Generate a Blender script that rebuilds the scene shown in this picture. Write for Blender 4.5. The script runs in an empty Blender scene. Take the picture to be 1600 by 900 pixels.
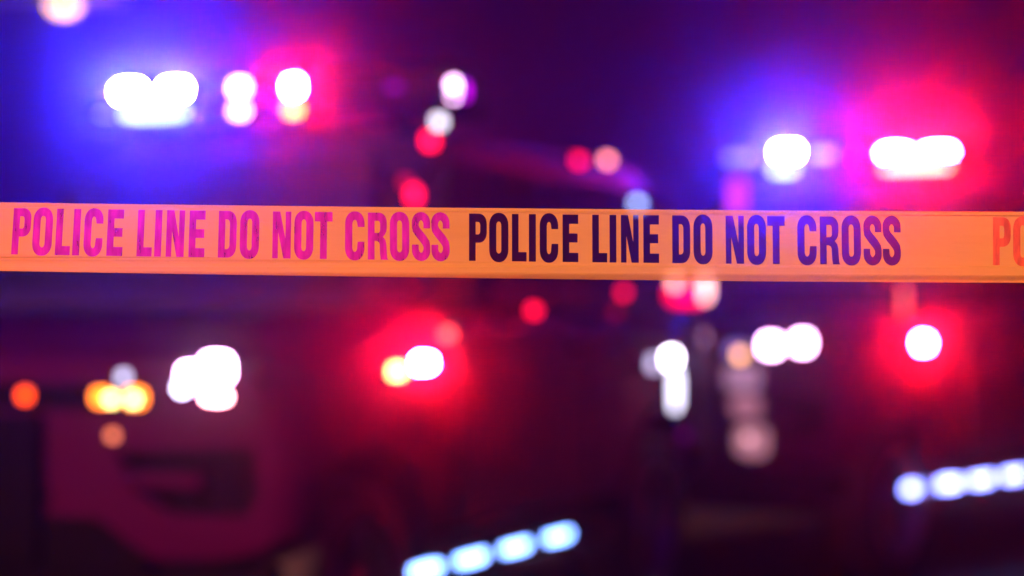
import bpy, bmesh, math, random
from mathutils import Vector, Matrix

S = bpy.context.scene
C = S.collection
R = math.radians
random.seed(7)

# ------------------------------------------------------------------ camera
cd = bpy.data.cameras.new('camera')
cam = bpy.data.objects.new('camera', cd)
C.objects.link(cam)
cam.location = (0, 0, 1.4)
cam.rotation_euler = (R(90.303), 0, 0)
cd.sensor_width = 36.0
cd.lens = 85.0
cd.clip_end = 2000
cd.dof.use_dof = True
cd.dof.focus_distance = 2.6
cd.dof.aperture_fstop = 2.36
S.camera = cam

# ------------------------------------------------------------------ night sky (world), exposure
w = bpy.data.worlds.new('World')
S.world = w
w.use_nodes = True
nt = w.node_tree
nt.nodes.clear()
out = nt.nodes.new('ShaderNodeOutputWorld')
bg = nt.nodes.new('ShaderNodeBackground')
tc = nt.nodes.new('ShaderNodeTexCoord')
sp = nt.nodes.new('ShaderNodeSeparateXYZ')
mr = nt.nodes.new('ShaderNodeMapRange')
mr.inputs['From Min'].default_value = 0.1     # ahead: plain dark night sky
mr.inputs['From Max'].default_value = -0.9    # behind the photographer: glow of the rest of the scene
mx = nt.nodes.new('ShaderNodeMix')
mx.data_type = 'RGBA'
mx.inputs[6].default_value = (0.011, 0.0, 0.012, 1)
mx.inputs[7].default_value = (0.06, 0.0, 0.20, 1)
L = nt.links.new
L(tc.outputs['Generated'], sp.inputs[0])
L(sp.outputs['Y'], mr.inputs['Value'])
L(mr.outputs[0], mx.inputs[0])
L(mx.outputs[2], bg.inputs['Color'])
bg.inputs['Strength'].default_value = 1.0
L(bg.outputs[0], out.inputs[0])
# the one sun lamp, dimmed and pink: the glow that falls on the tape from behind the photographer
sd = bpy.data.lights.new('sun', 'SUN')
sd.energy = 6.8
sd.color = (1.0, .31, .22)
sd.angle = R(8)
sun = bpy.data.objects.new('sun', sd)
C.objects.link(sun)
sun.rotation_euler = Vector((.60, .77, -.28)).to_track_quat('-Z', 'Y').to_euler()
S.view_settings.view_transform = 'Standard'
S.view_settings.look = 'None'
S.view_settings.exposure = 0
S.view_settings.gamma = 1
S.view_settings.use_curve_mapping = False
S.cycles.max_bounces = 6
S.cycles.volume_bounces = 0
S.cycles.transparent_max_bounces = 12
S.cycles.sample_clamp_indirect = 2.0
S.cycles.use_denoising = True
S.cycles.caustics_reflective = False
S.cycles.caustics_refractive = False
HAZE = 0.0022

# ------------------------------------------------------------------ materials
def mat(name, col=(.5, .5, .5), rough=.5, metal=0, noise=0.0, scale=8, coat=0, bump=0, spec=.5):
    m = bpy.data.materials.new(name)
    m.use_nodes = True
    t = m.node_tree
    b = t.nodes['Principled BSDF']
    b.inputs['Base Color'].default_value = (*col, 1)
    b.inputs['Roughness'].default_value = rough
    b.inputs['Metallic'].default_value = metal
    b.inputs['Specular IOR Level'].default_value = spec
    if coat:
        b.inputs['Coat Weight'].default_value = coat
        b.inputs['Coat Roughness'].default_value = .05
    if noise or bump:
        co = t.nodes.new('ShaderNodeTexCoord')
        n = t.nodes.new('ShaderNodeTexNoise')
        n.inputs['Scale'].default_value = scale
        n.inputs['Detail'].default_value = 6
        t.links.new(co.outputs['Object'], n.inputs['Vector'])
        if noise:
            r = t.nodes.new('ShaderNodeMapRange')
            r.inputs['To Min'].default_value = 1 - noise
            r.inputs['To Max'].default_value = 1 + noise
            t.links.new(n.outputs['Fac'], r.inputs['Value'])
            mm = t.nodes.new('ShaderNodeMix')
            mm.data_type = 'RGBA'
            mm.blend_type = 'MULTIPLY'
            mm.inputs[0].default_value = 1
            mm.inputs[6].default_value = (*col, 1)
            t.links.new(r.outputs[0], mm.inputs[7])
            t.links.new(mm.outputs[2], b.inputs['Base Color'])
        if bump:
            bp = t.nodes.new('ShaderNodeBump')
            bp.inputs['Strength'].default_value = bump
            bp.inputs['Distance'].default_value = .01
            t.links.new(n.outputs['Fac'], bp.inputs['Height'])
            t.links.new(bp.outputs[0], b.inputs['Normal'])
    return m

M = {
    'paint': mat('dark_plum_paint', (.037, .001, .033), .6, 0, .06, 3, spec=.02),
    'roof': mat('black_roof_paint', (.017, .012, .040), .8, 0, .06, 3, spec=.05),
    'black': mat('black_plastic', (.004, .003, .004), .9, 0, .3, 20, spec=0),
    'glass': mat('dark_tinted_glass', (.012, .012, .014), .5, spec=0),
    'rubber': mat('tyre_rubber', (.02, .02, .02), .8, 0, .3, 30, bump=.3),
    'steel': mat('wheel_steel', (.25, .25, .26), .35, .8, .1, 12),
    'chrome': mat('chrome', (.6, .6, .6), .15, 1),
    'asphalt': mat('asphalt', (.022, .022, .023), .75, 0, .4, 14, bump=.6),
    'galv': mat('galvanised_steel', (.35, .36, .37), .5, .7, .15, 10),
}

_em = {}
def emit(col, k):
    key = (col, k)
    if key not in _em:
        m = bpy.data.materials.new('lit_lens')
        m.use_nodes = True
        t = m.node_tree
        t.nodes.clear()
        o = t.nodes.new('ShaderNodeOutputMaterial')
        e = t.nodes.new('ShaderNodeEmission')
        e.inputs['Color'].default_value = (*col, 1)
        e.inputs['Strength'].default_value = k
        t.links.new(e.outputs[0], o.inputs[0])
        _em[key] = m
    return _em[key]

# ------------------------------------------------------------------ mesh helpers
def link_mesh(name, bm, m, parent=None, smooth=False):
    me = bpy.data.meshes.new(name)
    bmesh.ops.recalc_face_normals(bm, faces=bm.faces)
    bm.to_mesh(me)
    bm.free()
    if smooth:
        for p in me.polygons:
            p.use_smooth = True
    me.materials.append(m)
    o = bpy.data.objects.new(name, me)
    C.objects.link(o)
    if parent:
        o.parent = parent
    return o

def empty(name, loc, rz=0):
    o = bpy.data.objects.new(name, None)
    C.objects.link(o)
    o.location = loc
    o.rotation_euler = (0, 0, rz)
    return o

def add_box(bm, x0, x1, y0, y1, z0, z1, bev=0.0, seg=2):
    r = bmesh.ops.create_cube(bm, size=1)
    vs = r['verts']
    for v in vs:
        v.co = Vector(((x0 + x1) / 2 + v.co.x * (x1 - x0), (y0 + y1) / 2 + v.co.y * (y1 - y0), (z0 + z1) / 2 + v.co.z * (z1 - z0)))
    if bev:
        es = list({e for v in vs for e in v.link_edges})
        bmesh.ops.bevel(bm, geom=es, offset=bev, segments=seg, affect='EDGES', profile=.6)

def loft(bm, rings, cap=True):
    vr = [[bm.verts.new(p) for p in r] for r in rings]
    n = len(vr[0])
    for a, b in zip(vr, vr[1:]):
        for i in range(n):
            j = (i + 1) % n
            bm.faces.new((a[i], a[j], b[j], b[i]))
    if cap:
        bm.faces.new(vr[0][::-1])
        bm.faces.new(vr[-1])
    return vr

def add_cyl(bm, c, axis, r, h, seg=32, r2=None):
    q = Vector((0, 0, 1)).rotation_difference(Vector(axis)).to_matrix().to_4x4()
    bmesh.ops.create_cone(bm, cap_ends=True, segments=seg, radius1=r, radius2=r if r2 is None else r2, depth=h,
                          matrix=Matrix.Translation(Vector(c)) @ q)

def add_lathe(bm, prof, c, axis, seg=40):
    """prof: (radius, along axis)"""
    ax = Vector(axis).normalized()
    u = ax.orthogonal().normalized()
    v = ax.cross(u)
    rings = []
    for i in range(seg):
        a = 2 * math.pi * i / seg
        d = u * math.cos(a) + v * math.sin(a)
        rings.append([bm.verts.new(Vector(c) + ax * z + d * r) for r, z in prof])
    for i in range(seg):
        A, B = rings[i], rings[(i + 1) % seg]
        for k in range(len(prof) - 1):
            bm.faces.new((A[k], B[k], B[k + 1], A[k + 1]))

def add_tube(bm, pts, r, seg=12):
    pts = [Vector(p) for p in pts]
    rings = []
    for i, p in enumerate(pts):
        d = (pts[min(i + 1, len(pts) - 1)] - pts[max(i - 1, 0)]).normalized()
        u = d.orthogonal().normalized() if i == 0 else (u - d * u.dot(d)).normalized()
        v = d.cross(u)
        rr = r[i] if isinstance(r, (list, tuple)) else r
        rings.append([p + (u * math.cos(2 * math.pi * k / seg) + v * math.sin(2 * math.pi * k / seg)) * rr for k in range(seg)])
    loft(bm, rings)

def cut(o, cutter_bm):
    """boolean difference, applied; the cutter is removed again"""
    c = link_mesh('cutter', cutter_bm, M['black'], o.parent)
    md = o.modifiers.new('cut', 'BOOLEAN')
    md.operation = 'DIFFERENCE'
    md.solver = 'EXACT'
    md.object = c
    bpy.context.view_layer.update()
    me = bpy.data.meshes.new_from_object(o.evaluated_get(bpy.context.evaluated_depsgraph_get()))
    o.modifiers.clear()
    old = o.data
    o.data = me
    bpy.data.meshes.remove(old)
    bpy.data.objects.remove(c)

def lens_bm(w, h, d, frame):
    """domed rounded lens; frame = (centre, right, up, out)"""
    c, rt, up, ot = frame
    bm = bmesh.new()
    n = 20
    rings = []
    for s, dz in ((1.0, 0.0), (1.0, .45), (.86, .8), (.5, 1.0)):
        ring = []
        for k in range(n):
            a = 2 * math.pi * k / n
            ca, sa = math.cos(a), math.sin(a)
            x = math.copysign(abs(ca) ** .6, ca) * w / 2 * s
            y = math.copysign(abs(sa) ** .6, sa) * h / 2 * s
            ring.append(c + rt * x + up * y + ot * (d * dz))
        rings.append(ring)
    loft(bm, rings)
    return bm

def bezel_bm(w, h, d, frame):
    c, rt, up, ot = frame
    bm = bmesh.new()
    n = 20
    rings = []
    for s, dz in ((1.18, -d * 1.2), (1.22, 0.0), (1.14, d * .25), (1.02, d * .1)):
        ring = []
        for k in range(n):
            a = 2 * math.pi * k / n
            ca, sa = math.cos(a), math.sin(a)
            ring.append(c + rt * (math.copysign(abs(ca) ** .6, ca) * w / 2 * s) + up * (math.copysign(abs(sa) ** .6, sa) * h / 2 * s) + ot * dz)
        rings.append(ring)
    loft(bm, rings)
    return bm

FR = (Vector((0, 1, 0)), Vector((0, 0, 1)), Vector((1, 0, 0)))       # faces forward
LF = (Vector((-1, 0, 0)), Vector((0, 0, 1)), Vector((0, 1, 0)))      # faces left flank

# ------------------------------------------------------------------ police vehicle
def superring(x, hw, z0, z1, e=.45, n=28, hw_top=None):
    """rounded cross-section across the vehicle at x"""
    ring = []
    for k in range(n):
        a = 2 * math.pi * k / n
        ca, sa = math.cos(a), math.sin(a)
        cy = math.copysign(abs(ca) ** e, ca)
        cz = math.copysign(abs(sa) ** e, sa)
        t = (cz + 1) / 2
        hh = hw if hw_top is None else hw + (hw_top - hw) * max(0, t - .4) / .6
        ring.append((x, cy * hh, z0 + (z1 - z0) * t))
    return ring

def build_vehicle(name, loc, yaw, label):
    root = empty(name, loc, R(180 + yaw))
    root['label'] = label
    root['category'] = 'police car'
    root['group'] = 'police vehicles behind the tape'
    # --- lower body
    bm = bmesh.new()
    st = [(1.71, .84, .64, 1.15, .80), (1.695, .90, .59, 1.205, .84), (1.64, .945, .58, 1.24, .87), (1.45, .968, .54, 1.26, .88),
          (1.1, .97, .50, 1.29, .88), (.80, .97, .50, 1.33, .89), (.5, .97, .50, 1.38, .91), (-.5, .975, .50, 1.40, .92), (-1.6, .97, .50, 1.40, .92),
          (-2.4, .96, .52, 1.39, .91), (-2.62, .93, .55, 1.37, .89), (-2.7, .87, .62, 1.30, .84)]
    loft(bm, [superring(x, hw, z0, z1, .36, 32, ht) for x, hw, z0, z1, ht in st])
    body = link_mesh('body', bm, M['paint'], root, True)
    cb = bmesh.new()
    for x in (1.22, -1.75):
        add_cyl(cb, (x, 0, .44), (0, 1, 0), .50, 3)
    # --- recessed dark openings in the front bumper, either side
    RC = [(.30, .925), (.80, .95), (.815, .80), (.765, .735), (.50, .735), (.38, .80)]
    for s in (1, -1):
        loft(cb, [[(x, s * y, z) for y, z in RC] for x in (1.50, 1.9)])
    bmesh.ops.recalc_face_normals(cb, faces=cb.faces)
    cut(body, cb)
    for p in body.data.polygons:
        p.use_smooth = True
    body.data.set_sharp_from_angle(angle=R(38))
    # --- cabin
    bm = bmesh.new()
    rings = []
    for z, xf, xr, hw in ((1.36, .98, -2.62, .90), (1.44, .90, -2.60, .888), (1.70, .62, -2.53, .82), (1.93, .36, -2.46, .755), (1.99, .27, -2.42, .72), (2.03, .12, -2.30, .62), (2.045, -.15, -2.0, .40)):
        ring = []
        n = 40
        for k in range(n):
            a = 2 * math.pi * k / n
            ca, sa = math.cos(a), math.sin(a)
            ring.append(((xf + xr) / 2 + math.copysign(abs(ca) ** .3, ca) * (xf - xr) / 2, math.copysign(abs(sa) ** .3, sa) * hw, z))
        rings.append(ring)
    loft(bm, rings)
    link_mesh('cabin', bm, M['roof'], root, True)
    # --- glass panels: thin slabs 5 mm proud of the cabin
    def slab(nm, quad, nrm, m=M['glass']):
        b = bmesh.new()
        nrm = Vector(nrm).normalized()
        q = [Vector(p) for p in quad]
        ctr = sum(q, Vector()) / 4
        pts = []
        for i in range(4):                       # rounded corners
            p, a, c = q[i], q[i - 1], q[(i + 1) % 4]
            for t in (0, .5, 1):
                e1 = p + (a - p).normalized() * .06
                e2 = p + (c - p).normalized() * .06
                pts.append(e1 * (1 - t) ** 2 + p * 2 * t * (1 - t) + e2 * t * t)
        loft(b, [[p - nrm * .02 for p in pts], [p + nrm * .012 for p in pts]])
        return link_mesh(nm, b, m, root)
    def sy(z):                                   # flank half width of the cabin at height z
        return .888 + (.755 - .888) * (z - 1.44) / .49
    for s in (1, -1):
        for x0b, x1b, x0t, x1t in ((.60, -.72, .16, -.72), (-.80, -1.75, -.80, -1.75), (-1.83, -2.42, -1.83, -2.34)):
            slab('side_window', ((x0b, s * sy(1.46), 1.46), (x1b, s * sy(1.46), 1.46), (x1t, s * sy(1.9), 1.9), (x0t, s * sy(1.9), 1.9)), (0, s * .96, .26))
    slab('windshield', ((.885, .70, 1.46), (.885, -.70, 1.46), (.39, -.60, 1.92), (.39, .60, 1.92)), (.7, 0, .71))
    slab('rear_window', ((-2.60, .68, 1.48), (-2.60, -.68, 1.48), (-2.47, -.60, 1.90), (-2.47, .60, 1.90)), (-.96, 0, .28))
    # --- doors' shut lines and handles
    for s in (1, -1):
        for x0, x1 in ((.55, -.74), (-.78, -1.22)):
            b = bmesh.new()
            add_box(b, x1, x0, *sorted((s * .93, s * .981)), .62, 1.30, .02)
            d = link_mesh('door', b, M['roof'], root, False)
            b = bmesh.new()
            add_box(b, x1 + .04, x1 + .2, *sorted((s * .98, s * 1.02)), 1.2, 1.235, .01)
            link_mesh('handle', b, M['black'], d)
        b = bmesh.new()
        add_box(b, -1.2, .68, *sorted((s * .80, s * .985)), .505, .60, .02)
        link_mesh('rocker_panel', b, M['black'], root)
        b = bmesh.new()
        add_box(b, -1.15, .68, *sorted((s * .70, s * .88)), .425, .503, .015)
        link_mesh('running_board', b, M['black'], root)
        b = bmesh.new()
        add_box(b, .66, .82, *sorted((s * .98, s * 1.16)), 1.36, 1.55, .04, 3)
        mi = link_mesh('side_mirror', b, M['black'], root)
        b = bmesh.new()
        add_box(b, .70, .78, *sorted((s * .88, s * 1.0)), 1.36, 1.42, .01)
        link_mesh('mirror_arm', b, M['black'], mi)
        # taillight
        b = bmesh.new()
        add_box(b, -2.72, -2.55, *sorted((s * .74, s * .90)), 1.0, 1.30, .03)
        link_mesh('taillight', b, mat('red_lens', (.25, .005, .005), .1), root)
    # --- front: grille, bumper, headlight housings
    b = bmesh.new()
    add_box(b, 1.6, 1.712, -.46, .46, 1.04, 1.15, .02)
    g = link_mesh('grille', b, M['black'], root)
    b = bmesh.new()
    for z in (1.06, 1.12):
        add_box(b, 1.70, 1.722, -.44, .44, z, z + .016, .004)
    link_mesh('slat', b, M['black'], g)
    for s in (1, -1):
        b = bmesh.new()
        add_box(b, 1.52, 1.695, *sorted((s * .50, s * .82)), 1.06, 1.17, .025)
        link_mesh('headlight_housing', b, M['black'], root)
        b = bmesh.new()
        loft(b, [[(x, s * y, z) for y, z in RC] for x in (1.45, 1.66)])
        rc = link_mesh('bumper_recess', b, M['black'], root)
        b = bmesh.new()
        add_box(b, 1.60, 1.69, *sorted((s * .31, s * .60)), .815, .862, .012)
        link_mesh('trim_bar', b, M['paint'], rc)
    b = bmesh.new()
    pr = [(-.42, .55), (.42, .55), (.42, .60), (.24, .715), (-.24, .715), (-.42, .60)]
    loft(b, [[(1.5, y, z) for y, z in pr], [(1.722, y, z) for y, z in pr]])
    link_mesh('lower_grille', b, M['black'], root)
    b = bmesh.new()
    add_box(b, 1.66, 1.76, -.14, .045, .57, 1.04, .015)
    add_box(b, 1.60, 1.72, -.09, .07, .76, .80, .01)
    link_mesh('push_bar', b, M['black'], root)
    b = bmesh.new()
    add_box(b, 1.40, 1.66, -.84, .84, .45, .585, .03)
    link_mesh('skid_plate', b, M['black'], root)
    b = bmesh.new()
    add_box(b, -2.2, 1.3, -.62, .62, .34, .52, .03)
    link_mesh('underbody', b, M['black'], root)
    # --- wheels
    for x in (1.22, -1.75):
        for s in (1, -1):
            b = bmesh.new()
            pr = [(.27, -.12), (.36, -.125), (.40, -.10), (.41, -.04), (.41, .04), (.40, .10), (.36, .125), (.27, .12)]
            add_lathe(b, pr, (x, s * .82, .41), (0, s, 0), 48)
            wh = link_mesh('wheel', b, M['rubber'], root, True)
            b = bmesh.new()
            add_lathe(b, [(.275, -.11), (.275, .11), (.25, .10), (.235, .04), (.12, .06), (.10, .09), (.0, .09)], (x, s * .82, .41), (0, s, 0), 40)
            for k in range(5):
                a = 2 * math.pi * k / 5
                add_box(b, x - .02, x + .02, *sorted((s * .87, s * .925)), .41 + .10, .41 + .26, .01)
                vs = b.verts[:] if False else None
            link_mesh('rim', b, M['steel'], wh, True)
    # --- roof light bar
    b = bmesh.new()
    add_box(b, -.14, .06, -.80, .80, 2.085, 2.27, .03, 3)
    add_box(b, .05, .25, -.80, .80, 2.158, 2.172, .004, 1)  # lips added to keep the lamps' light off roof and hood
    add_box(b, .05, .20, -.80, .80, 2.082, 2.096, .004, 1)
    add_box(b, .05, .16, -.80, .80, 2.258, 2.272, .004, 1)
    for y in (-.55, .55):
        add_box(b, -.06, .05, y - .05, y + .05, 2.0, 2.09, .01)
    bar = link_mesh('light_bar', b, M['black'], root)
    return root, bar

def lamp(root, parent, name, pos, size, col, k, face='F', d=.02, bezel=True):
    """one lit lamp, also used for reflections: bezel mesh (part) with its lit lens (sub-part); in the light bar only the lens"""
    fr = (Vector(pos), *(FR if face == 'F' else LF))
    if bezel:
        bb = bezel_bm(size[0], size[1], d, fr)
        if name == 'fender_light':               # visor plates above and below, added to keep light off the body
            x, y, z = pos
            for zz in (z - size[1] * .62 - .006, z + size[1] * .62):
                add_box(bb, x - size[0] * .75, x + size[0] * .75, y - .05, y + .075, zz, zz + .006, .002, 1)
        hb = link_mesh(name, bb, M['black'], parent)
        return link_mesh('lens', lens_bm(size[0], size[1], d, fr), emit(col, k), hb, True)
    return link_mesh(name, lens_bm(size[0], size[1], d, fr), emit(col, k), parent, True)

BLUE = (.018, .015, 1.0)
RED = (1.0, .004, .022)
WHITE = (1.0, .55, 1.0)
ICE = (.18, .34, 1.0)
AMBER = (1.0, .20, .01)
YEL = (1.0, .72, .22)
PINK = (1.0, .31, .22)
LAV = (.62, .58, .9)
VIO = (.22, .01, .75)

near, near_bar = build_vehicle('police_car', (-.89, 9.30, 0), 68,
    'nearer police car on the left, amber grille lights lit, blue and red roof lights')
far, far_bar = build_vehicle('police_car', (1.85, 13.27, 0), 54,
    'farther police car on the right, one blue and two joined red roof lights')

# ---- lamps of the nearer car, with reflections and glow built as lit lenses
def bar(y, z, w_, h_, col, k, b=near_bar, r=near):
    y -= .021 if r is near else .033
    lamp(r, b, 'led_module', (.060, y, z + .006), (w_, h_), col, k, 'F', .012, False)
bar(-.615, 2.215, .115, .055, BLUE, 30000)
bar(-.410, 2.215, .105, .055, BLUE, 30000)
bar(-.500, 2.125, .29, .045, (.55, .88, 1.0), 3.4)
bar(-.72, 2.13, .10, .04, BLUE, 6)
bar(-.125, 2.215, .065, .05, WHITE, 16)
bar(-.125, 2.125, .065, .045, WHITE, 9)
bar(.107, 2.210, .055, .055, RED, 20000)
bar(.107, 2.122, .06, .04, (1.0, .80, .10), 5)
bar(.53, 2.19, .06, .04, VIO, .6)
bar(.772, 2.178, .035, .075, WHITE, 12)
lamp(near, near_bar, 'alley_light', (.09, .805, 2.175), (.05, .06), (.6, .0, .9), 3, 'L', .01, False)

def front(nm, y, z, w_, h_, col, k, x=1.70, r=near):
    lamp(r, r, nm, (x, y, z), (w_, h_), col, k, 'F', .02)
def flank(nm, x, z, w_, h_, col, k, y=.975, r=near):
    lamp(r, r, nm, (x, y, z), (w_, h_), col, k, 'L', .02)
front('headlight', .575, 1.165, .075, .07, WHITE, 40)
front('headlight', .665, 1.19, .10, .085, WHITE, 40)
front('headlight', .545, 1.13, .04, .04, LAV, 20)
front('fog_light', .665, 1.105, .09, .035, (1.0, .35, .40), 40)
front('turn_signal', .262, 1.097, .06, .05, AMBER, 8, 1.715)
front('turn_signal', .385, 1.097, .07, .055, AMBER, 9, 1.715)
front('grille_light', .312, 1.092, .03, .032, YEL, 14, 1.735)
front('grille_light', .390, 1.092, .03, .032, YEL, 14, 1.735)
front('grille_light', .335, 1.16, .035, .035, LAV, 3.5)
front('grille_light', -.02, 1.098, .04, .04, (1.0, .06, .0), 6, 1.715)
front('lit_spot', .304, .977, .03, .03, (1.0, .22, .10), 2.8, 1.715)
flank('fender_light', .845, 1.19, .13, .045, RED, 11000)
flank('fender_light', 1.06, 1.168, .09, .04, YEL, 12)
flank('lit_spot', .651, 1.285, .08, .036, (1.0, .16, .13), 3.0)
flank('lit_spot', -.277, 1.363, .08, .036, (1.0, .005, .04), 5, .93)  # glowing red spots along the belt line
flank('lit_spot', -.088, 1.292, .08, .036, (1.0, .005, .10), .5, .94)
flank('lit_spot', -1.391, 1.435, .08, .036, (1.0, .005, .05), 4, .90)
flank('lit_spot', -1.237, 1.352, .08, .036, (1.0, .005, .10), .5, .92)
flank('pillar_glow', .335, 1.976, .09, .05, (1.0, .005, .05), 7, .77)  # red reflection on the door frame, built as a glowing lens
flank('pillar_glow', .586, 1.769, .08, .06, (1.0, .005, .05), 6, .82)  # red reflection at the windshield edge, made as a lit lens
flank('pillar_glow', .634, 1.812, .07, .04, (1.0, .01, .10), .9, .81)  # dimmer part of that reflection, also a lit lens
flank('pillar_glow', .187, 2.056, .08, .04, (.75, .7, .85), 5, .74)  # pale reflection below the bar's end, drawn as a lit lens
flank('roof_glow', -1.223, 1.991, .09, .036, (1.0, .005, .06), 5, .76)  # red reflection in the window pillar, built as a glowing lens
flank('roof_glow', -1.594, 2.011, .09, .036, (1.0, .22, .24), 7, .755)  # pink reflection in the window glass, built as a glowing lens
flank('roof_glow', -1.864, 1.831, .10, .036, (.35, .45, 1.0), 6, .80)
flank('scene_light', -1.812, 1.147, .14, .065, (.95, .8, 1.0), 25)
flank('scene_light', -1.87, 1.01, .10, .19, (.8, .75, 1.0), 4.5)  # reflected streak under the lamp, made as a tall glowing lens
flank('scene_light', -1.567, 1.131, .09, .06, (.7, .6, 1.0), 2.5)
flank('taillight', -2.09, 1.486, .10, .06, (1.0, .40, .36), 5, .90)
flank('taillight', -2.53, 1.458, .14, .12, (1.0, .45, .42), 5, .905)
flank('taillight', -2.30, 1.43, .60, .10, (1.0, .0, .07), 3.0, .895)  # red spill around the tail, put in as a wide glowing lens
flank('lit_spot', -2.0, .80, .08, .036, (.5, .0, .6), .35)
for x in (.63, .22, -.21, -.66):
    flank('rocker_light', x, .468, .27, .040, ICE, 14, .885)

# ---- lamps of the farther car, and a windshield reflection
def bar2(*a):
    bar(*a, b=far_bar, r=far)
bar2(-.62, 2.20, .20, .05, (.25, .2, 1.0), 3)
bar2(-.32, 2.22, .135, .055, BLUE, 32000)
bar2(-.34, 2.125, .15, .045, (.55, .88, 1.0), 4)
bar2(-.10, 2.20, .14, .05, (.4, .35, 1.0), 2.5)
bar2(.345, 2.185, .16, .055, RED, 16000)
bar2(.600, 2.18, .17, .055, RED, 16000)
bar2(.47, 2.115, .40, .05, (1.0, .66, .38), 5)

def front2(*a, x=1.70):
    front(*a, x, far)
def flank2(*a):
    flank(*a[:7], *(a[7:] or (.975,)), far)
front2('headlight', .49, 1.185, .10, .085, WHITE, 22)
front2('headlight', .66, 1.20, .09, .085, WHITE, 22)
front2('turn_signal', .327, 1.137, .045, .045, (1.0, .42, .12), 6, x=1.715)
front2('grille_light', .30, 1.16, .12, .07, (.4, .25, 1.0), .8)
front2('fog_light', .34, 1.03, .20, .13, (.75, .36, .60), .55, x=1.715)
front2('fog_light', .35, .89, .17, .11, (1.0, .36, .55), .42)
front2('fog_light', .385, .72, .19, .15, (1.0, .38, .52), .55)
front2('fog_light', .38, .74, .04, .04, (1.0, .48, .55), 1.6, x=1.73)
front2('lit_spot', .80, 1.14, .05, .05, (1.0, .0, .12), 1.2, x=1.66)
flank2('fender_light', 1.075, 1.193, .12, .06, RED, 10000)
flank2('pillar_glow', 1.08, 1.40, .05, .16, (1.0, .16, .16), 1.4, .87)
for x, z in ((.97, .474), (.597, .474), (.22, .474), (-.176, .474), (-.57, .474)):
    flank2('rocker_light', x, z, .26, .052, (.22, .25, 1.0), 17, .885)
front2('windshield_glint', -.44, 1.96, .10, .22, (.85, .05, .60), 1.2, x=.45)  # magenta reflection on the windshield, built as a glowing lens

# ------------------------------------------------------------------ ground
bm = bmesh.new()
bmesh.ops.create_grid(bm, x_segments=2, y_segments=2, size=1)
for v in bm.verts:
    v.co = (v.co.x * 29, 18 + v.co.y * 29, 0)
gr = link_mesh('ground', bm, M['asphalt'])
gr['kind'] = 'structure'

# ------------------------------------------------------------------ street lamp, far left
sl = empty('street_lamp', (-9.2, 33.0, 0))
sl['label'] = 'tall street lamp with warm white lit head behind the cars'
sl['category'] = 'street lamp'
bm = bmesh.new()
add_tube(bm, [(0, 0, .0), (0, 0, 1.5), (0, 0, 4.6), (.25, 0, 5.2), (1.0, 0, 5.52), (3.1, 0, 5.56)], [.10, .09, .06, .05, .045, .04])
link_mesh('pole', bm, M['galv'], sl, True)
bm = bmesh.new()
add_box(bm, 2.5, 3.4, -.17, .17, 5.56, 5.72, .05, 3)
hd = link_mesh('lamp_head', bm, M['galv'], sl)
bm = bmesh.new()
add_lathe(bm, [(.20, .0), (.19, -.05), (.14, -.12), (.0, -.16)], (3.08 - .5, 0, 5.56), (0, 0, 1), 24)
link_mesh('lens', bm, emit((1.0, .50, .16), 7), hd, True)
hd.location = (.5, 0, -.09)

# ------------------------------------------------------------------ police line tape
PX = 2.6 / 3778.0          # one photograph pixel at the tape, in metres
def tz(px, py):            # photograph pixel -> tape plane (x, z)
    return ((px - 800) * PX, 1.4 + (470 - py) * PX)

def poly_arc(cx, cy, rx, ry, a0, a1, n=12, e=1.0):
    r = []
    for i in range(n + 1):
        a = R(a0 + (a1 - a0) * i / n)
        ca, sa = math.cos(a), math.sin(a)
        r.append((cx + rx * math.copysign(abs(ca) ** e, ca), cy + ry * math.copysign(abs(sa) ** e, sa)))
    return r

ST = 10.4
def pill(x0, x1, y0, y1, ry):
    rx = (x1 - x0) / 2
    cx = (x0 + x1) / 2
    return poly_arc(cx, y1 - ry, rx, ry, 0, 180, 20, .9) + poly_arc(cx, y0 + ry, rx, ry, 180, 360, 20, .9)

def g_I(w): return [[(0, 0), (w, 0), (w, 74), (0, 74)]]
def g_L(w): return [[(0, 0), (w, 0), (w, 14.6), (ST, 14.6), (ST, 74), (0, 74)]]
def g_E(w):
    return [[(0, 0), (w, 0), (w, 14.4), (ST, 14.4), (ST, 30.5), (w - 1.2, 30.5), (w - 1.2, 44.5), (ST, 44.5), (ST, 59.5), (w, 59.5), (w, 74), (0, 74)]]
def g_T(w):
    c = w / 2
    return [[(c - 5.3, 0), (c + 5.3, 0), (c + 5.3, 59), (w, 59), (w, 74), (0, 74), (0, 59), (c - 5.3, 59)]]
def g_N(w):
    s = 8.6
    return [[(0, 0), (s, 0), (s, 41), (w - 11.2, 0), (w, 0), (w, 74), (w - s, 74), (w - s, 32), (11.2, 74), (0, 74)]]
def g_O(w): return [pill(0, w, -1.6, 75.6, 21), pill(11.2, w - 11.2, 12, 62, 7)]
def g_D(w):
    o = [(0, 0)] + poly_arc(w - 14, 20, 14, 20, -90, 0, 12, .9) + poly_arc(w - 14, 54, 14, 20, 0, 90, 12, .9) + [(0, 74)]
    i = [(ST, 13.5)] + poly_arc(w - 15, 20, 4.4, 6.5, -90, 0, 8) + poly_arc(w - 15, 54, 4.4, 6.5, 0, 90, 8) + [(ST, 60.5)]
    return [o, i]
def g_P(w):
    o = [(0, 0), (ST, 0), (ST, 28.5)] + poly_arc(w - 13, 45.5, 13, 17, -90, 0, 12, .9) + poly_arc(w - 13, 57, 13, 17, 0, 90, 12, .9) + [(0, 74)]
    i = [(ST, 41.5)] + poly_arc(w - 13.5, 47, 3.2, 5.5, -90, 0, 8) + poly_arc(w - 13.5, 55.5, 3.2, 5.5, 0, 90, 8) + [(ST, 61)]
    return [o, i]
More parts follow.
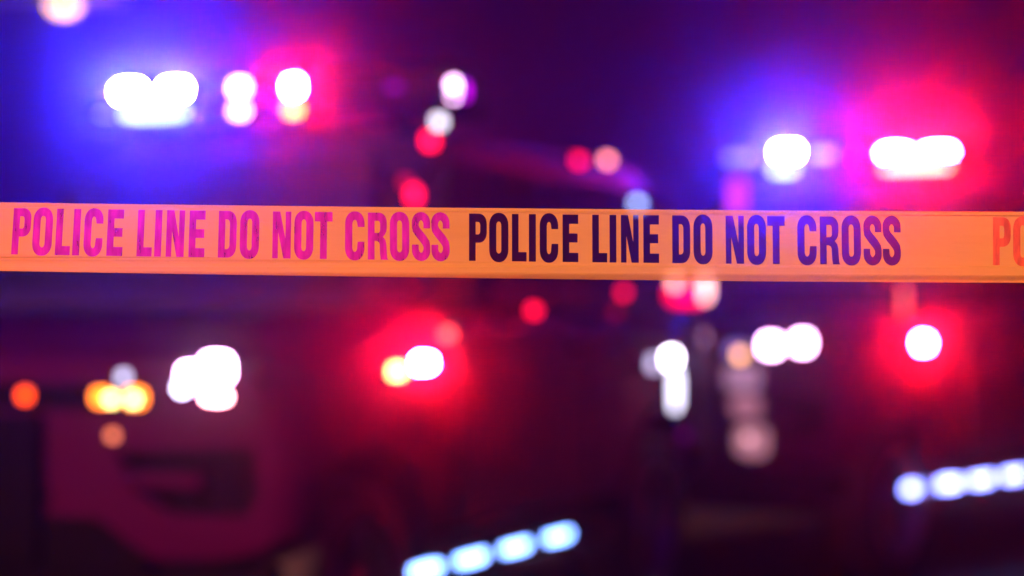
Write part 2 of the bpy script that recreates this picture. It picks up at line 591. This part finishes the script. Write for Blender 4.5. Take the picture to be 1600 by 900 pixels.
def g_R(w):
    k = w - 2
    o = ([(0, 0), (ST, 0), (ST, 29.5), (13.5, 29.5)] + [(17.2, 27.5), (18.3, 24), (18.8, 10), (20, 0), (w, 0), (w - 1.4, 4), (w - 2.6, 24), (w - 4, 31), (w - 8, 36)]
         + [(w - 5, 39.5), (k - .8, 44), (k, 50)] + poly_arc(k - 13, 57, 13, 17, 0, 90, 12, .9) + [(0, 74)])
    i = [(ST, 42)] + poly_arc(k - 13.5, 47.5, 3.2, 5.5, -90, 0, 8) + poly_arc(k - 13.5, 55.5, 3.2, 5.5, 0, 90, 8) + [(ST, 61)]
    return [o, i]
def g_C(w):
    o = ([(w, 51)] + [(w - .1, 55)] + poly_arc(w / 2, 54.6, w / 2, 21, 5, 180, 20, .9) + poly_arc(w / 2, 19.4, w / 2, 21, 180, 355, 20, .9) + [(w, 28)]
         + [(w - ST, 28)] + [(w - 11.2, 19.0)] + poly_arc(w / 2, 19.0, w / 2 - 11.2, 7.2, 0, -180, 14)
         + poly_arc(w / 2, 55.0, w / 2 - 11.2, 7.2, 180, 0, 14) + [(w - ST, 51)])
    return [o]
def g_S(w):
    h = ST / 2
    # centre line from upper terminal round to lower terminal, with half thickness
    top = [(w - h, 50, h), (w - h, 57, h)]
    for i in range(1, 12):
        a = R(180 * i / 12)
        top.append((w / 2 + (w / 2 - h) * math.cos(a), 57 + 12.2 * math.sin(a), h + 1.3 * math.sin(a)))
    mid = [(h, 57, h), (h + .1, 53, h + .1), (h + 1.6, 47.5, h + .9), (w / 2 - 2.6, 41, h + 1.2), (w / 2 + 2.6, 34.5, h + 1.2), (w - h - 1.6, 27.5, h + .9), (w - h - .1, 22, h + .1), (w - h, 17.5, h)]
    bot = []
    for i in range(1, 12):
        a = R(180 * i / 12)
        bot.append((w / 2 + (w / 2 - h) * math.cos(a), 17.5 - 12.4 * math.sin(a), h + 1.3 * math.sin(a)))
    bot += [(h, 17.5, h), (h, 24.5, h)]
    P = top + mid + bot
    l, r = [], []
    for i, (x, y, t) in enumerate(P):
        a, b = P[max(i - 1, 0)], P[min(i + 1, len(P) - 1)]
        dx, dy = b[0] - a[0], b[1] - a[1]
        q = math.hypot(dx, dy) or 1
        l.append((x - dy / q * t, y + dx / q * t))
        r.append((x + dy / q * t, y - dx / q * t))
    return [l + r[::-1]]
GL = dict(P=g_P, O=g_O, L=g_L, I=g_I, C=g_C, E=g_E, N=g_N, D=g_D, T=g_T, R=g_R, S=g_S)
TEXT = [('P', 732.8, 760.6), ('O', 764.3, 794.4), ('L', 799.9, 822.8), ('I', 826.5, 837.4), ('C', 843.4, 872.4), ('E', 879.2, 903.8),
        ('L', 925.7, 949), ('I', 952.8, 963.4), ('N', 970.6, 998.4), ('E', 1005.7, 1030.2), ('D', 1051, 1079), ('O', 1084.3, 1114),
        ('N', 1134.8, 1163.2), ('O', 1168.3, 1197.9), ('T', 1200, 1227.3), ('C', 1247, 1277), ('R', 1282.3, 1313.5), ('O', 1316.3, 1346.4),
        ('S', 1350.5, 1378.8), ('S', 1380.6, 1408.8)]

def top_edge(px):          # upper edge of the hanging tape (a shallow sag, higher at the left)
    u = px / 1600.0
    return 316.2 + 22.0 * u - 7.7 * u * u
def tape_h(px):
    return 107.2 + 3.4 * min(max(px / 1000.0, -.3), 1.2)
def place(px, gy):         # photograph x, height above the letters' foot line (of 74)
    hh = tape_h(px)
    py = top_edge(px) + hh * (1 - (26.8 + gy) / 109.7)
    x, z = tz(px, py)
    return (x, z)

def phrase(x_start, x_scale, letters, lean0, lean1, x_end=1e9):
    """outlines, already in the tape plane, of one printed phrase"""
    loops = []
    for ch, a, b in letters:
        u = (a - 733) / 676.0
        lean = lean0 + (lean1 - lean0) * u
        for lp in GL[ch](b - a):
            dens = []
            for (p, q) in zip(lp, lp[1:] + lp[:1]):
                n = max(1, int(math.hypot(q[0] - p[0], q[1] - p[1]) / 8))
                for i in range(n):
                    dens.append((p[0] + (q[0] - p[0]) * i / n, p[1] + (q[1] - p[1]) * i / n))
            loops.append([place(x_start + (a - 732.8 + gx + gy * lean) * x_scale, gy) for gx, gy in dens])
    return loops

def fill(name, loops, m, parent=None):
    cu = bpy.data.curves.new(name, 'CURVE')
    cu.dimensions = '2D'
    cu.fill_mode = 'BOTH'
    for lp in loops:
        s = cu.splines.new('POLY')
        s.points.add(len(lp) - 1)
        for p, (x, z) in zip(s.points, lp):
            p.co = (x, z, 0, 1)
        s.use_cyclic_u = True
    t = bpy.data.objects.new(name, cu)
    C.objects.link(t)
    bpy.context.view_layer.update()
    me = bpy.data.meshes.new_from_object(t.evaluated_get(bpy.context.evaluated_depsgraph_get()))
    bpy.data.objects.remove(t)
    bpy.data.curves.remove(cu)
    me.materials.clear()
    me.materials.append(m)
    for v in me.vertices:
        x, z = v.co.x, v.co.y
        v.co = (x, 2.6 + .0035 * math.sin(3.1 * x + .6) , z)
    o = bpy.data.objects.new(name, me)
    C.objects.link(o)
    if parent:
        o.parent = parent
    return o

def film(name, tint, t_amt, dye, gloss, wear=None):
    """thin plastic film: part of the light passes straight, the rest is scattered by the dye"""
    m = bpy.data.materials.new(name)
    m.use_nodes = True
    t = m.node_tree
    t.nodes.clear()
    N = t.nodes.new
    k = t.links.new
    o = N('ShaderNodeOutputMaterial')
    co = N('ShaderNodeTexCoord')
    nz = N('ShaderNodeTexNoise')
    nz.inputs['Scale'].default_value = 9
    nz.inputs['Detail'].default_value = 7
    nz.inputs['Roughness'].default_value = .62
    mp = N('ShaderNodeMapping')
    mp.inputs['Scale'].default_value = (1, 1, 7)          # fine streaks along the tape
    k(co.outputs['Object'], mp.inputs[0])
    k(mp.outputs[0], nz.inputs['Vector'])
    tr = N('ShaderNodeBsdfTransparent')
    tr.inputs[0].default_value = (*tint, 1)
    tl = N('ShaderNodeBsdfTranslucent')
    df = N('ShaderNodeBsdfDiffuse')
    for n in (tl, df):
        mm = N('ShaderNodeMix')
        mm.data_type = 'RGBA'
        r = N('ShaderNodeMapRange')
        r.inputs['From Min'].default_value = .3
        r.inputs['From Max'].default_value = .7
        k(nz.outputs['Fac'], r.inputs[0])
        k(r.outputs[0], mm.inputs[0])
        mm.inputs[6].default_value = (*[c * .965 for c in dye], 1)
        mm.inputs[7].default_value = (*dye, 1)
        k(mm.outputs[2], n.inputs[0])
    a = N('ShaderNodeMixShader')
    a.inputs[0].default_value = .65
    k(tl.outputs[0], a.inputs[1])
    k(df.outputs[0], a.inputs[2])
    b = N('ShaderNodeMixShader')
    k(a.outputs[0], b.inputs[1])
    k(tr.outputs[0], b.inputs[2])
    b.inputs[0].default_value = t_amt
    if wear:
        r2 = N('ShaderNodeMapRange')
        n2 = N('ShaderNodeTexNoise')
        n2.inputs['Scale'].default_value = 55
        n2.inputs['Detail'].default_value = 5
        mp2 = N('ShaderNodeMapping')
        mp2.inputs['Scale'].default_value = (2.2, 1, .5)
        k(co.outputs['Object'], mp2.inputs[0])
        k(mp2.outputs[0], n2.inputs['Vector'])
        r2.inputs['From Min'].default_value = .35
        r2.inputs['From Max'].default_value = .65
        r2.inputs['To Min'].default_value = t_amt - wear
        r2.inputs['To Max'].default_value = t_amt + wear
        k(n2.outputs['Fac'], r2.inputs[0])
        k(r2.outputs[0], b.inputs[0])
    g = N('ShaderNodeBsdfGlossy')
    g.inputs['Roughness'].default_value = .28
    g.inputs[0].default_value = (1, 1, 1, 1)
    bn = N('ShaderNodeTexNoise')
    bn.inputs['Scale'].default_value = 14
    bn.inputs['Detail'].default_value = 4
    mb = N('ShaderNodeMapping')
    mb.inputs['Scale'].default_value = (.35, 1, 2.2)
    mb.inputs['Rotation'].default_value = (.6, .13, .4)
    mp.inputs['Rotation'].default_value = (.5, .0, .3)
    k(co.outputs['Object'], mb.inputs[0])
    k(mb.outputs[0], bn.inputs['Vector'])
    bu = N('ShaderNodeBump')
    bu.inputs['Strength'].default_value = .2
    bu.inputs['Distance'].default_value = .02
    k(bn.outputs['Fac'], bu.inputs['Height'])
    k(bu.outputs[0], g.inputs['Normal'])
    k(bu.outputs[0], df.inputs['Normal'])
    c = N('ShaderNodeMixShader')
    c.inputs[0].default_value = gloss
    k(b.outputs[0], c.inputs[1])
    k(g.outputs[0], c.inputs[2])
    k(c.outputs[0], o.inputs[0])
    return m

M['tape'] = film('yellow_tape_film', (1, .8, .72), .38, (.95, .95, .04), .05)
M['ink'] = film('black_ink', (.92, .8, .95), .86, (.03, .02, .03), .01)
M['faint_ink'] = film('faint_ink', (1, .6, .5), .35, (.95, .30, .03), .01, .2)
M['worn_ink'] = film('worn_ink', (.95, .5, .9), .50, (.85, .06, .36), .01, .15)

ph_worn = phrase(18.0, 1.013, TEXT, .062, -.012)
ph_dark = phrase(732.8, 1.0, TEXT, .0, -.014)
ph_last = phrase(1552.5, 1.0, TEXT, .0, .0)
X0, X1 = -1900, 3500
edge = [X0 + (X1 - X0) * i / 220 for i in range(221)]
rect = [place(p, -26.8) for p in edge] + [place(p, 82.9) for p in edge[::-1]]
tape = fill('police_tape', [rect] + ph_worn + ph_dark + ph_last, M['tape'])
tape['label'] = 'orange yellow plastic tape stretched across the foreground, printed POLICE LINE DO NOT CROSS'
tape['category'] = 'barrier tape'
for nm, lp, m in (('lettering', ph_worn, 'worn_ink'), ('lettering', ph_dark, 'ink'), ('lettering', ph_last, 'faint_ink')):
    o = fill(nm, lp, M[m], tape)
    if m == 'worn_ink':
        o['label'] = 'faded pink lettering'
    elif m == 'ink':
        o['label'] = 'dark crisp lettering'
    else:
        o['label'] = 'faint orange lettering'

# ------------------------------------------------------------------ beams of lit lamps that fall on the tape
def beam(name, parent, local, target, col, power, cone, blend):
    ld = bpy.data.lights.new(name, 'SPOT')
    ld.energy = power
    ld.color = col
    ld.spot_size = R(cone)
    ld.spot_blend = blend
    ld.shadow_soft_size = .03
    o = bpy.data.objects.new(name, ld)
    C.objects.link(o)
    o.parent = parent
    bpy.context.view_layer.update()
    src = parent.matrix_world @ Vector(local)
    d = parent.matrix_world.to_3x3().inverted() @ (Vector(target) - src)
    o.location = local
    o.rotation_euler = d.to_track_quat('-Z', 'Y').to_euler()
    return o
beam('fender_beam', near, (.845, 1.03, 1.19), (-.62, 2.6, 1.46), (1, .0, .05), 1500, 12, 1)

# ------------------------------------------------------------------ night air
bm = bmesh.new()
add_box(bm, -30, 30, -12, 48, -1, 16)
hz = link_mesh('haze', bm, M['black'])
hz['kind'] = 'stuff'
hz['label'] = 'thin damp night air glowing round the lights'
hm = bpy.data.materials.new('night_air')
hm.use_nodes = True
t = hm.node_tree
t.nodes.clear()
o = t.nodes.new('ShaderNodeOutputMaterial')
v = t.nodes.new('ShaderNodeVolumePrincipled')
v.inputs['Color'].default_value = (.95, .95, .95, 1)
v.inputs['Density'].default_value = HAZE
v.inputs['Anisotropy'].default_value = .984
t.links.new(v.outputs[0], o.inputs['Volume'])
hz.data.materials.clear()
hz.data.materials.append(hm)
